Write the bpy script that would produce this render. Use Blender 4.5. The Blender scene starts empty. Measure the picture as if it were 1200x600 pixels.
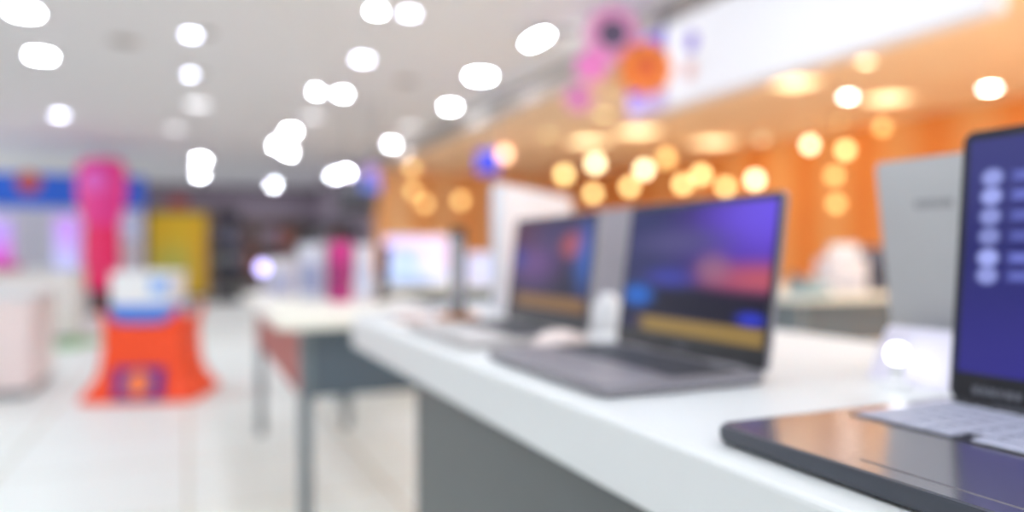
import bpy, bmesh, math, random
from mathutils import Vector, Matrix
random.seed(4)
C = bpy.context.scene.collection
PI = math.pi

# ------------------------------------------------------------------ frame of the place
# x: to the right across the aisle, y: along the counters, z: up (metres)
F, CX, CY, CAMZ = 870.0, 600.0, 297.0, 1.02
YAW = math.atan2(0.4, 0.9165)
SN, CS = math.sin(YAW), math.cos(YAW)
TOPZ = 0.85                                   # counter top
def at(px, py, depth):
    """real point seen in direction px,py at a given distance into the room"""
    a = (px-CX)/F; c = -(py-CY)/F
    return Vector(((CS*a+SN)*depth, (-SN*a+CS)*depth, CAMZ+c*depth))
def at_z(px, py, z):
    return at(px, py, F*(CAMZ-z)/(py-CY))

# ------------------------------------------------------------------ materials
def lin(c):
    f = lambda v: v/12.92 if v <= 0.04045 else ((v+0.055)/1.055)**2.4
    return tuple(f(v/255.0) for v in c)+(1.0,)
def new_mat(name):
    m = bpy.data.materials.new(name); m.use_nodes = True
    return m, m.node_tree.nodes, m.node_tree.links, m.node_tree.nodes['Principled BSDF']
MC = {}
def mat(name, rgb, rough=0.5, metal=0.0, noise=0.04, scale=30, spec=0.5, coat=0.0):
    if name in MC: return MC[name]
    m, N, L, b = new_mat(name)
    tc = N.new('ShaderNodeTexCoord'); nz = N.new('ShaderNodeTexNoise')
    nz.inputs['Scale'].default_value = scale; nz.inputs['Detail'].default_value = 3
    L.new(tc.outputs['Object'], nz.inputs['Vector'])
    mx = N.new('ShaderNodeMix'); mx.data_type = 'RGBA'
    c = lin(rgb)
    mx.inputs[6].default_value = tuple(v*(1-noise) for v in c[:3])+(1,)
    mx.inputs[7].default_value = tuple(min(1, v*(1+noise)) for v in c[:3])+(1,)
    L.new(nz.outputs['Fac'], mx.inputs[0]); L.new(mx.outputs[2], b.inputs['Base Color'])
    b.inputs['Roughness'].default_value = rough; b.inputs['Metallic'].default_value = metal
    b.inputs['Specular IOR Level'].default_value = spec; b.inputs['Coat Weight'].default_value = coat
    MC[name] = m; return m
def emit(name, rgb, strength, body=1.0):
    if name in MC: return MC[name]
    m, N, L, b = new_mat(name)
    b.inputs['Base Color'].default_value = tuple(v*body for v in lin(rgb)[:3])+(1,)
    b.inputs['Emission Color'].default_value = lin(rgb)
    b.inputs['Emission Strength'].default_value = strength
    MC[name] = m; return m
def picture(name, base, blobs, strength=1.0, lit=True, rough=0.25, grad=None):
    """procedural picture over UV: soft ellipses ('o') and rectangles ('r'): (kind,cx,cy,rx,ry,soft,rgb,alpha)"""
    m, N, L, b = new_mat(name)
    uv = N.new('ShaderNodeTexCoord').outputs['UV']
    sep = N.new('ShaderNodeSeparateXYZ'); L.new(uv, sep.inputs[0])
    def math_(op, a, v=None):
        n = N.new('ShaderNodeMath'); n.operation = op
        for i, q in enumerate((a, v)):
            if q is None: continue
            if isinstance(q, (int, float)): n.inputs[i].default_value = q
            else: L.new(q, n.inputs[i])
        return n.outputs[0]
    if grad:
        mx = N.new('ShaderNodeMix'); mx.data_type = 'RGBA'
        mx.inputs[6].default_value = lin(base); mx.inputs[7].default_value = lin(grad)
        L.new(sep.outputs[1], mx.inputs[0]); col = mx.outputs[2]
    else:
        rg = N.new('ShaderNodeRGB'); rg.outputs[0].default_value = lin(base); col = rg.outputs[0]
    for kind, cx, cy, rx, ry, soft, rgb, alpha in blobs:
        dx = math_('ABSOLUTE', math_('MULTIPLY', math_('SUBTRACT', sep.outputs[0], cx), 1/rx))
        dy = math_('ABSOLUTE', math_('MULTIPLY', math_('SUBTRACT', sep.outputs[1], cy), 1/ry))
        if kind == 'o': d = math_('SQRT', math_('ADD', math_('MULTIPLY', dx, dx), math_('MULTIPLY', dy, dy)))
        else: d = math_('MAXIMUM', dx, dy)
        mr = N.new('ShaderNodeMapRange'); mr.interpolation_type = 'SMOOTHSTEP'
        mr.inputs['From Min'].default_value = 1-soft; mr.inputs['From Max'].default_value = 1+soft
        mr.inputs['To Min'].default_value = alpha; mr.inputs['To Max'].default_value = 0
        L.new(d, mr.inputs['Value'])
        mx = N.new('ShaderNodeMix'); mx.data_type = 'RGBA'
        L.new(mr.outputs[0], mx.inputs[0]); L.new(col, mx.inputs[6]); mx.inputs[7].default_value = lin(rgb)
        col = mx.outputs[2]
    b.inputs['Roughness'].default_value = rough
    strength *= 0.84
    if lit:
        b.inputs['Specular IOR Level'].default_value = 0.12
        b.inputs['Base Color'].default_value = (0.012, 0.012, 0.014, 1)
        L.new(col, b.inputs['Emission Color']); b.inputs['Emission Strength'].default_value = strength
    else:
        L.new(col, b.inputs['Base Color'])
    return m

# ------------------------------------------------------------------ mesh building
class MB:
    def __init__(s): s.bm = bmesh.new()
    def _xf(s, vs, M):
        if M is not None: bmesh.ops.transform(s.bm, matrix=M, verts=vs)
    def box(s, c, d, M=None, bev=0.0, seg=2):
        r = bmesh.ops.create_cube(s.bm, size=1.0); vs = r['verts']
        for v in vs: v.co = Vector((v.co.x*d[0]+c[0], v.co.y*d[1]+c[1], v.co.z*d[2]+c[2]))
        if bev > 0:
            es = list({e for v in vs for e in v.link_edges})
            rr = bmesh.ops.bevel(s.bm, geom=es, offset=bev, segments=seg, profile=0.5, affect='EDGES')
            vs = list({v for f in rr['faces'] for v in f.verts} | {v for v in vs if v.is_valid})
            # gather the whole island
            seen = set(vs); st = list(vs)
            while st:
                v = st.pop()
                for e in v.link_edges:
                    o = e.other_vert(v)
                    if o not in seen: seen.add(o); st.append(o)
            vs = list(seen)
        s._xf(vs, M); return s
    def prism(s, pts, z0, z1, M=None, bev=0.0):
        b = [s.bm.verts.new((p[0], p[1], z0)) for p in pts]
        t = [s.bm.verts.new((p[0], p[1], z1)) for p in pts]
        n = len(pts); top = s.bm.faces.new(t); bot = s.bm.faces.new(b[::-1])
        for i in range(n): s.bm.faces.new((b[i], b[(i+1) % n], t[(i+1) % n], t[i]))
        vs = b+t
        if bev > 0:
            es = list(top.edges)+list(bot.edges)
            rr = bmesh.ops.bevel(s.bm, geom=es, offset=bev, segments=3, profile=0.5, affect='EDGES')
            seen = set(v for v in rr['verts']); st = list(seen)
            while st:
                v = st.pop()
                for e in v.link_edges:
                    o = e.other_vert(v)
                    if o not in seen: seen.add(o); st.append(o)
            vs = list(seen)
        s._xf(vs, M); return s
    def loft(s, rings, cap0=True, cap1=True, M=None):
        R = [[s.bm.verts.new(p) for p in r] for r in rings]; n = len(R[0])
        for k in range(len(R)-1):
            for i in range(n): s.bm.faces.new((R[k][i], R[k][(i+1) % n], R[k+1][(i+1) % n], R[k+1][i]))
        if cap0: s.bm.faces.new(R[0][::-1])
        if cap1: s.bm.faces.new(R[-1])
        s._xf([v for r in R for v in r], M); return s
    def lathe(s, prof, seg=28, c=(0, 0, 0), sx=1.0, sy=1.0, M=None):
        rings = [[(c[0]+sx*r*math.cos(2*PI*i/seg), c[1]+sy*r*math.sin(2*PI*i/seg), c[2]+z) for i in range(seg)] for r, z in prof]
        return s.loft(rings, M=M)
    def tube(s, pts, r, seg=8):
        P = [Vector(p) for p in pts]; rings = []
        prev = None
        for i, p in enumerate(P):
            d = (P[min(i+1, len(P)-1)]-P[max(i-1, 0)]).normalized()
            if prev is None:
                a = d.orthogonal().normalized()
            else:
                a = (prev-d*prev.dot(d)).normalized()
            prev = a; b = d.cross(a)
            rr = r[i] if isinstance(r, (list, tuple)) else r
            rings.append([p+a*rr*math.cos(2*PI*k/seg)+b*rr*math.sin(2*PI*k/seg) for k in range(seg)])
        return s.loft(rings)
    def build(s, name, m, parent=None, smooth=False, uvfn=None):
        bmesh.ops.recalc_face_normals(s.bm, faces=s.bm.faces)
        if uvfn:
            lay = s.bm.loops.layers.uv.new('UVMap')
            for f in s.bm.faces:
                for l in f.loops: l[lay].uv = uvfn(l.vert.co)
        me = bpy.data.meshes.new(name); s.bm.to_mesh(me); s.bm.free()
        if smooth:
            for p in me.polygons: p.use_smooth = True
            try: me.set_sharp_from_angle(angle=math.radians(40))
            except Exception: pass
        o = bpy.data.objects.new(name, me); me.materials.append(m); C.objects.link(o)
        if parent: o.parent = parent
        return o
def tag(o, label, cat, group=None, kind=None):
    o['label'] = label; o['category'] = cat
    if group: o['group'] = group
    if kind: o['kind'] = kind
    return o
def thing(name, label, cat, loc=(0, 0, 0), rz=0.0, group=None):
    o = bpy.data.objects.new(name, None); C.objects.link(o)
    o.location = loc; o.rotation_euler = (0, 0, rz); o.empty_display_size = 0.1
    return tag(o, label, cat, group)
def struct(name, mb, m, uvfn=None):
    o = mb.build(name, m, None, uvfn=uvfn); o['kind'] = 'structure'; return o
def rrect(w, d, r, n=5, cx=0, cy=0):
    pts = []
    for sx, sy, a0 in ((1, 1, 0), (-1, 1, PI/2), (-1, -1, PI), (1, -1, 1.5*PI)):
        for i in range(n+1):
            a = a0+PI/2*i/n
            pts.append((cx+sx*(w/2-r)+r*math.cos(a), cy+sy*(d/2-r)+r*math.sin(a)))
    return pts

# ------------------------------------------------------------------ the setting
WX0, WX1, WY0, WY1 = -6.5, 8.4, -4.0, 23.5
FX = 3.59                                   # where the white ceiling ends and the orange zone begins
ZW, ZO = 3.0, 2.75

def floor_mat():
    m, N, L, b = new_mat('polished_floor_tiles')
    tc = N.new('ShaderNodeTexCoord'); br = N.new('ShaderNodeTexBrick')
    br.offset = 0.0; br.inputs['Scale'].default_value = 1.0
    br.inputs['Brick Width'].default_value = 0.8; br.inputs['Row Height'].default_value = 0.8
    br.inputs['Mortar Size'].default_value = 0.008
    br.inputs['Color1'].default_value = lin((238, 242, 238)); br.inputs['Color2'].default_value = lin((235, 239, 236))
    br.inputs['Mortar'].default_value = lin((205, 198, 180))
    L.new(tc.outputs['Object'], br.inputs['Vector']); L.new(br.outputs['Color'], b.inputs['Base Color'])
    b.inputs['Roughness'].default_value = 0.42; b.inputs['Specular IOR Level'].default_value = 0.35
    return m
def stripe_mat(name, c1, c2, freq):
    m, N, L, b = new_mat(name)
    tc = N.new('ShaderNodeTexCoord'); wv = N.new('ShaderNodeTexWave')
    wv.bands_direction = 'DIAGONAL'; wv.inputs['Scale'].default_value = freq
    mp = N.new('ShaderNodeMapping'); mp.inputs['Scale'].default_value = (1, 1, 0)
    L.new(tc.outputs['Object'], mp.inputs[0]); L.new(mp.outputs[0], wv.inputs['Vector'])
    mx = N.new('ShaderNodeMix'); mx.data_type = 'RGBA'
    mx.inputs[6].default_value = lin(c1); mx.inputs[7].default_value = lin(c2)
    L.new(wv.outputs['Fac'], mx.inputs[0]); L.new(mx.outputs[2], b.inputs['Base Color'])
    b.inputs['Roughness'].default_value = 0.55
    return m
m_white_ceil = mat('white_ceiling_paint', (240, 238, 238), 0.8, noise=0.02, scale=1.5)
m_orange_ceil = mat('orange_ceiling_paint', (255, 224, 188), 0.6, noise=0.03, scale=0.8)
m_orange_wall = stripe_mat('orange_wall_panels', (253, 180, 110), (255, 204, 148), 0.6)
m_dark_wall = mat('dark_brown_grey_wall', (140, 126, 138), 0.7, noise=0.25, scale=0.6)
m_fascia = mat('grey_fascia', (188, 176, 166), 0.7)
m_wall = mat('white_wall_paint', (232, 230, 230), 0.8, noise=0.02)

struct('floor', MB().box(((WX0+WX1)/2, (WY0+WY1)/2, -0.05), (WX1-WX0, WY1-WY0, 0.1)), floor_mat())
struct('ceiling', MB().box(((WX0+FX)/2, (WY0+WY1)/2, ZW+0.05), (FX-WX0, WY1-WY0, 0.1)), m_white_ceil)
struct('ceiling', MB().box(((FX+0.06+WX1)/2, (WY0+15.3)/2, ZO+0.05), (WX1-FX-0.06, 15.3-WY0, 0.1)), m_orange_ceil)
struct('trim_1', MB().box((FX+0.03, (WY0+15.3)/2, (ZO+ZW)/2), (0.06, 15.3-WY0, ZW-ZO)), m_fascia)
struct('wall_right', MB().box((WX1+0.05, (WY0+15.3)/2, 1.5), (0.1, 15.3-WY0, 3.0)), stripe_mat('deep_orange_wall_panels', (250, 152, 68), (255, 186, 116), 0.6))
struct('wall_back', MB().box(((FX+WX1)/2, 15.35, 1.5), (WX1-FX, 0.1, 3.0)), m_orange_wall)
struct('wall_far', MB().box(((WX0+FX)/2, WY1+0.05, 1.5), (FX-WX0, 0.1, 3.0)), m_dark_wall)
struct('wall_side', MB().box((FX+0.05, (15.4+WY1)/2, 1.5), (0.1, WY1-15.4, 3.0)), m_dark_wall)
# far left side and rear left unbuilt, to let added ambient light in
struct('wall_left', MB().box((WX0-0.05, 2.5, 1.5), (0.1, 13.0, 3.0)), m_wall)
for i in range(3):
    struct('column', MB().box((WX0+0.2, 9.4+i*4.8, 1.5), (0.4, 0.4, 3.0), bev=0.01), m_wall)

# ------------------------------------------------------------------ common materials
m_counter = mat('white_laminate', (218, 220, 220), 0.42, noise=0.01)
m_base = mat('charcoal_laminate', (87, 91, 91), 0.45, noise=0.05, scale=4)
m_slate = mat('slate_grey_laminate', (84, 96, 106), 0.5, noise=0.03)
m_red = mat('brick_red_laminate', (176, 104, 98), 0.5)
m_leg = mat('grey_painted_steel', (110, 120, 126), 0.4)
m_black = mat('black_plastic', (26, 26, 30), 0.4)
m_dark = mat('dark_grey_metal', (186, 183, 190), 0.16, metal=0.85, noise=0.02)
m_darkbody = mat('dark_slate_plastic', (62, 66, 76), 0.35)
m_gunmetal = mat('gunmetal_aluminium', (144, 140, 146), 0.4, metal=0.25, noise=0.02)
m_silver = mat('silver_aluminium', (196, 192, 190), 0.4, metal=0.4, noise=0.02)
m_lidgrey = mat('grey_lid_aluminium', (196, 197, 198), 0.5, metal=0.0, noise=0.02)
m_whitep = mat('white_plastic', (238, 238, 240), 0.4, noise=0.01)
m_key_dark = mat('dark_keycaps', (66, 68, 78), 0.5)
m_key_light = mat('lavender_grey_keycaps', (186, 188, 206), 0.4)
m_bezel = mat('black_bezel', (30, 31, 38), 0.3)
m_brown = mat('brown_wood', (186, 120, 66), 0.5, noise=0.2, scale=20)
m_purple = mat('purple_vinyl', (98, 38, 214), 0.5)
m_lav = mat('lavender_vinyl', (205, 180, 240), 0.5)

# ------------------------------------------------------------------ the near display counter
cnt = thing('display_counter', 'long white topped display counter with charcoal base carrying the row of laptops', 'counter', (0.396, 0, 0))
poly = [(0, -0.9), (0.815, -0.9), (0.815, 2.42), (0.42, 2.42), (0.04, 2.04), (0.012, 2.0), (0, 1.96)]
MB().prism(poly, TOPZ-0.075, TOPZ, bev=0.006).build('countertop', m_counter, cnt)
MB().box((0.415, 0.3, (TOPZ-0.075)/2+0.03), (0.77, 2.33, TOPZ-0.075-0.06), bev=0.004).build('base_panel', m_base, cnt)
MB().box((0.415, 0.3, 0.03), (0.71, 2.27, 0.06)).build('plinth', m_black, cnt)

# ------------------------------------------------------------------ laptops
def laptop(label, y0, width, depth, front, lid_h, recline, mbase, mkeys, mlid, screen, back=False, logo=None, mdeck=None):
    """y0: near end along the counter, front: x of the front edge"""
    yc = y0+width/2
    if back: loc, rz = (front-depth/2, yc, TOPZ), PI/2
    else: loc, rz = (front+depth/2, yc, TOPZ), -PI/2
    t = thing('laptop', label, 'laptop', loc, rz, 'laptops on the display counter')
    W, D, th = width, depth, 0.017
    b = MB().prism(rrect(W, D, 0.012), 0.003, th, bev=0.004)
    b.build('base', mbase, t, smooth=True)
    for sx in (-1, 1):
        for sy in (-1, 1): MB().lathe([(0.009, 0), (0.009, 0.004)], 12, (sx*(W/2-0.03), sy*(D/2-0.03), 0)).build('rubber_foot', m_black, t)
    MB().prism(rrect(W-0.008, D-0.008, 0.010), th-0.001, th+0.0002).build('palm_rest', mdeck or mbase, t)
    kd = MB().box((0, D*0.17, th+0.0002), (W*0.90, D*0.44, 0.0012)).build('keyboard', m_black, t)
    k = MB(); kw = W*0.88/15; kh = D*0.42/6
    for r in range(6):
        for c in range(15):
            if r == 0 and 4 <= c <= 9:
                if c == 4: k.box((0, D*0.17+(r-2.5)*kh, th+0.0018), (kw*5.7, kh*0.84, 0.002), bev=0.0005, seg=1)
                continue
            k.box(((c-7)*kw, D*0.17+(r-2.5)*kh, th+0.0018), (kw*0.84, kh*0.84, 0.002))
    k.build('keys', mkeys, kd)
    MB().prism(rrect(W*0.3, D*0.27, 0.004), th-0.0002, th+0.0008, M=Matrix.Translation((-0.01, -D*0.29, 0))).build('touchpad', mdeck or (m_gunmetal if mbase is not m_silver else m_lidgrey), t)
    # lid: local (x, s up the lid, n out of the back)
    hy, hz = D/2-0.004, 0.010
    sr, cr = math.sin(recline), math.cos(recline)
    M = Matrix(((1, 0, 0, 0), (0, sr, cr, hy), (0, cr, -sr, hz), (0, 0, 0, 1)))  # (x,s,n)->local
    lid = MB().prism(rrect(W, lid_h, 0.009, cy=lid_h/2+0.006), 0, 0.0065, M=M, bev=0.002).build('lid', mlid, t, smooth=True)
    MB().prism(rrect(W-0.004, lid_h-0.004, 0.008, cy=lid_h/2+0.006), -0.0012, 0.0003, M=M).build('bezel', m_bezel, lid)
    x0, x1, s0, s1 = -W/2+0.009, W/2-0.009, 0.006+0.030, lid_h-0.004
    p = MB(); p.box(((x0+x1)/2, (s0+s1)/2, -0.0016), (x1-x0, s1-s0, 0.0008))
    lay = p.bm.loops.layers.uv.new('UVMap')
    for fc in p.bm.faces:
        for l in fc.loops: l[lay].uv = ((l.vert.co.x-x0)/(x1-x0), (l.vert.co.y-s0)/(s1-s0))
    bmesh.ops.transform(p.bm, matrix=M, verts=p.bm.verts)
    p.build('display', screen, lid)
    MB().lathe([(0.0025, 0), (0.0025, 0.0006)], 12, M=M @ Matrix.Translation((0, lid_h-0.001, -0.0018))).build('webcam', m_black, lid)
    for sx in (-1, 1):
        MB().tube([(sx*W*0.30-0.035, hy+0.002, hz+0.003), (sx*W*0.30+0.035, hy+0.002, hz+0.003)], 0.0065, 10).build('hinge', mbase, t, smooth=True)
    if logo == 'front':                       # row of small grey letter strokes under the screen
        g = MB()
        for i, ww in enumerate((5, 4, 5, 3, 5, 4)):
            g.box((-W/2+0.030+i*0.0085, 0.019, -0.0015), (ww*0.0012, 0.0075, 0.0008), M=M)
        g.build('logo', mat('grey_print', (120, 122, 134), 0.4), lid)
    if logo == 'mid':
        g = MB()
        for i, ww in enumerate((4, 4, 3, 4)):
            g.box((-0.012+i*0.008, 0.019, -0.0015), (ww*0.0012, 0.0055, 0.0008), M=M)
        g.build('logo', mat('grey_print', (120, 122, 134), 0.4), lid)
    if logo == 'back':
        g = MB()
        for i, ww in enumerate((6, 5, 6, 4, 6, 5)):
            g.box((W/2-0.062-i*0.0095, lid_h*0.80, 0.0066), (ww*0.0013, 0.011, 0.0008), M=M)
        g.build('logo', mat('dark_grey_print', (150, 150, 154), 0.5), lid)
    return t

scr1 = picture('sunset_screen_dim', (26, 20, 54), [
    ('o', 0.30, 0.60, 0.30, 0.28, 0.9, (112, 72, 140), 0.9), ('o', 0.16, 0.88, 0.30, 0.2, 0.9, (92, 36, 60), 0.8),
    ('o', 0.78, 0.86, 0.5, 0.2, 0.9, (70, 62, 108), 0.9), ('o', 0.80, 0.72, 0.13, 0.12, 0.8, (190, 84, 78), 0.9),
    ('o', 0.98, 0.62, 0.14, 0.3, 0.9, (52, 100, 190), 0.9), ('o', 0.08, 0.58, 0.12, 0.12, 0.8, (52, 60, 150), 0.8),
    ('r', 0.55, 0.11, 0.44, 0.075, 0.15, (140, 102, 58), 0.95)], 0.85)
scr2 = picture('sunset_screen_bright', (30, 24, 50), [
    ('r', 0.1, 0.9, 0.4, 0.7, 0.9, (48, 52, 104), 0.9),
    ('o', 1.0, 0.80, 0.44, 0.36, 0.95, (94, 56, 182), 1.0), ('o', 1.0, 0.92, 0.30, 0.22, 0.95, (108, 82, 232), 0.9),
    ('o', 0.40, 0.72, 0.28, 0.1, 0.9, (84, 78, 130), 0.8),
    ('o', 0.97, 0.45, 0.30, 0.10, 0.95, (192, 86, 96), 0.9), ('o', 0.66, 0.52, 0.10, 0.10, 0.8, (160, 112, 132), 0.6),
    ('r', 0.5, 0.24, 0.9, 0.12, 0.5, (22, 20, 40), 0.95), ('o', 0.36, 0.44, 0.16, 0.07, 0.9, (58, 62, 160), 0.9),
    ('o', 0.12, 0.28, 0.11, 0.08, 0.8, (26, 104, 206), 0.95), ('o', 0.92, 0.18, 0.07, 0.04, 0.8, (44, 60, 220), 0.8),
    ('r', 0.60, 0.055, 0.42, 0.065, 0.15, (150, 122, 66), 0.95)], 0.95)
icons = []
for i, (yy, br) in enumerate(((0.83, 0.8), (0.75, 0.95), (0.665, 0.7), (0.58, 0.6), (0.49, 1.0), (0.415, 0.75))):
    icons += [('o', 0.065, yy, 0.027, 0.036, 0.35, (168, 178, 250), br), ('r', 0.165, yy, 0.045, 0.022, 0.4, (110, 118, 205), br)]
scr3 = picture('navy_screen_with_icons', (40, 41, 110), [('o', 0.2, 0.95, 0.6, 0.25, 0.9, (66, 68, 132), 0.8),
    ('o', 0.5, 0.0, 0.8, 0.3, 0.9, (58, 52, 150), 0.7)]+icons, 0.9)
scr_w = picture('pale_screen', (190, 200, 230), [('o', 0.5, 0.5, 0.4, 0.4, 0.8, (120, 130, 200), 0.8)], 0.8)

laptop('gunmetal laptop showing a purple sunset, middle of the three open screens', 0.745, 0.365, 0.245, 0.440, 0.239, math.radians(8),
       m_gunmetal, m_key_dark, m_gunmetal, scr2, logo='mid')
laptop('silver laptop with a dim purple screen, farthest of the three open screens', 1.225, 0.385, 0.245, 0.445, 0.236, math.radians(7),
       m_silver, m_key_dark, m_gunmetal, scr1)
laptop('nearest dark glossy laptop with navy screen and a column of icons', 0.125, 0.415, 0.314, 0.434, 0.285, math.radians(5),
       m_darkbody, m_key_light, m_darkbody, scr3, logo='front', mdeck=m_dark)
laptop('grey laptop seen from behind with dark logo on lid, beside the nearest laptop', 0.375, 0.40, 0.24, 1.195, 0.288, math.radians(8),
       m_silver, m_key_dark, m_lidgrey, scr_w, back=True, logo='back')
laptop('grey laptop seen from behind, lid showing between the two sunset screens', 1.37, 0.365, 0.24, 1.195, 0.262, math.radians(6),
       m_silver, m_key_dark, mat('dusky_grey_lid', (180, 174, 182), 0.5, metal=0.0), scr_w, back=True)

# white all-in-one computer at the chamfered end, seen from behind
ang = math.atan2(0.669, 0.743)
p0 = Vector((0.765, 1.865, TOPZ)); L_ = 0.56
mid = p0+Vector((math.cos(ang), math.sin(ang), 0))*L_/2
aio = thing('desktop_computer', 'white all-in-one computer seen from behind at the counter end', 'computer', mid, ang)
MB().prism(rrect(L_, 0.345, 0.012, cy=0.345/2+0.015), -0.012, 0.016, M=Matrix.Rotation(PI/2, 4, 'X'), bev=0.004).build('housing', mat('cool_white_housing', (222, 226, 236), 0.4), aio, smooth=True)
MB().box((0, 0.0125, 0.2), (L_-0.02, 0.002, 0.30)).build('display', scr_w, aio)
MB().prism(rrect(0.22, 0.15, 0.02), 0, 0.008, M=Matrix.Translation((0, -0.01, 0)), bev=0.002).build('foot', m_silver, aio)
MB().box((0, -0.025, 0.09), (0.07, 0.014, 0.17), bev=0.003).build('stand', m_silver, aio)

# ------------------------------------------------------------------ small things on the counter
ms = thing('computer_mouse', 'white computer mouse lying between the two sunset laptops', 'mouse', (0.60, 1.168, TOPZ), -PI/2)
rings = []
for z, s_ in ((0.0, 0.92), (0.008, 1.0), (0.018, 0.94), (0.027, 0.76), (0.033, 0.45), (0.035, 0.12)):
    rings.append([(0.028*s_*math.cos(a)*(1-0.08*math.sin(a)), 0.05*s_*math.sin(a), z) for a in [2*PI*i/24 for i in range(24)]])
MB().loft(rings).build('shell', mat('pinkish_white_plastic', (238, 222, 216), 0.35), ms, smooth=True)
MB().tube([(0, 0.028, 0.026), (0, 0.028, 0.034)], 0.004, 10).build('scroll_wheel', m_dark, ms)

al = thing('security_alarm', 'white anti-theft alarm with a looped cord between the sunset laptops', 'alarm', (0.70, 1.168, TOPZ))
MB().lathe([(0.03, 0), (0.032, 0.006), (0.032, 0.02), (0.026, 0.03), (0.018, 0.034)], 24).build('puck', m_whitep, al, smooth=True)
pts = []
for i in range(90):
    a = i/89; th_ = a*2*PI*5
    pts.append((0.026*math.cos(th_), 0.0+0.026*math.sin(th_), 0.036+0.045*a))
MB().tube(pts, 0.0048, 8).build('coiled_cord', m_whitep, al, smooth=True)
MB().lathe([(0.016, 0.081), (0.018, 0.085), (0.016, 0.093), (0.006, 0.097)], 20).build('cap', m_whitep, al, smooth=True)

sn = thing('alarm_lamp', 'small stub lamp shining bright white beside the folded price card', 'lamp', (0.83, 0.672, TOPZ))
MB().lathe([(0.018, 0), (0.018, 0.006), (0.008, 0.01), (0.008, 0.031)], 20).build('stub', m_whitep, sn, smooth=True)
MB().lathe([(0.003, 0.030), (0.010, 0.033), (0.0125, 0.042), (0.010, 0.051), (0.003, 0.054)], 20).build('bulb', emit('white_led', (255, 255, 255), 5), sn, smooth=True)

tc_ = thing('price_card', 'folded white price card standing behind the nearest laptop', 'card', (0.90, 0.66, TOPZ))
prof = [(-0.045, 0.0), (-0.006, 0.068), (0.0, 0.070), (0.006, 0.068), (0.045, 0.0), (0.042, 0.0), (0.0, 0.064), (-0.042, 0.0)]
MB().loft([[(p[0], yy, p[1]) for p in prof] for yy in (-0.10, 0.08)]).build('card', mat('lavender_white_card', (234, 230, 246), 0.5, noise=0.01), tc_)

sp_c = at_z(537, 374, TOPZ)
sp = thing('speaker', 'slim black upright speaker on a brown wooden base at the counter end', 'speaker', (sp_c.x, sp_c.y, TOPZ), -YAW)
MB().prism(rrect(0.105, 0.085, 0.012), 0, 0.014, bev=0.003).build('base', m_brown, sp)
MB().prism(rrect(0.038, 0.05, 0.01), 0.014, 0.235, bev=0.004).build('body', m_black, sp, smooth=True)
g = MB()
for i in range(12): g.box((0, -0.0255, 0.04+i*0.015), (0.028, 0.002, 0.007))
g.build('grille', m_dark, sp)

tb = thing('tablet', 'white tablet lying on the chamfered corner of the counter', 'tablet', (0.565, 2.02, TOPZ), math.radians(41))
MB().prism(rrect(0.25, 0.17, 0.012), 0, 0.008, bev=0.003).build('body', m_whitep, tb, smooth=True)
MB().box((0, 0, 0.0083), (0.215, 0.145, 0.0008)).build('display', picture('tablet_screen', (235, 236, 240), [], 0.5), tb)
bx_ = thing('phone', 'thin pinkish phone lying in front of the slim speaker', 'phone', (0.525, 1.80, TOPZ), math.radians(10))
MB().prism(rrect(0.075, 0.155, 0.01), 0, 0.008, bev=0.003).build('body', mat('rose_gold', (226, 196, 178), 0.35, metal=0.2), bx_, smooth=True)
MB().box((0, 0, 0.0083), (0.068, 0.14, 0.0008)).build('display', mat('phone_glass', (214, 200, 192), 0.15), bx_)

# ------------------------------------------------------------------ display tables
def table(label, x0, x1, y0, y1, side=m_red, ztop=0.796):
    t = thing('display_table', label, 'table', ((x0+x1)/2, (y0+y1)/2, 0), 0, 'display tables')
    w, l = x1-x0, y1-y0
    MB().prism(rrect(w+0.17, l+0.15, 0.05), ztop-0.036, ztop, bev=0.006).build('tabletop', mat('cream_laminate', (240, 236, 222), 0.35, noise=0.01), t, smooth=True)
    za, zb = ztop-0.036-0.245, ztop-0.036
    for s in (-1, 1):
        MB().box((0, s*(l/2-0.012), (za+zb)/2), (w-0.05, 0.024, zb-za), bev=0.002).build('apron', m_slate, t)
    for s in (-1, 1):
        MB().box((s*(w/2-0.012), 0, (za+zb)/2), (0.024, l-0.05, zb-za), bev=0.002).build('side_panel', side, t)
    for sx in (-1, 1):
        for sy in (-1, 1):
            lg = MB().box((sx*(w/2-0.018), sy*(l/2-0.018), zb/2+0.005), (0.042, 0.042, zb-0.01), bev=0.003).build('leg', m_leg, t)
            MB().lathe([(0.022, 0), (0.022, 0.012)], 14, (sx*(w/2-0.018), sy*(l/2-0.018), 0)).build('leg_pad', m_black, lg)
    return t
TZ = 0.796
table('cream topped display table with slate apron and red side, just beyond the counter end', 0.36, 0.88, 2.66, 4.42)
table('display table carrying the glowing screens, behind the red-sided table', 0.92, 2.12, 4.98, 6.5, side=m_slate)
table('display table with slate apron seen to the right of the bright sunset laptop', 3.04, 3.9, 3.06, 4.8, side=m_leg)

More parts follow.
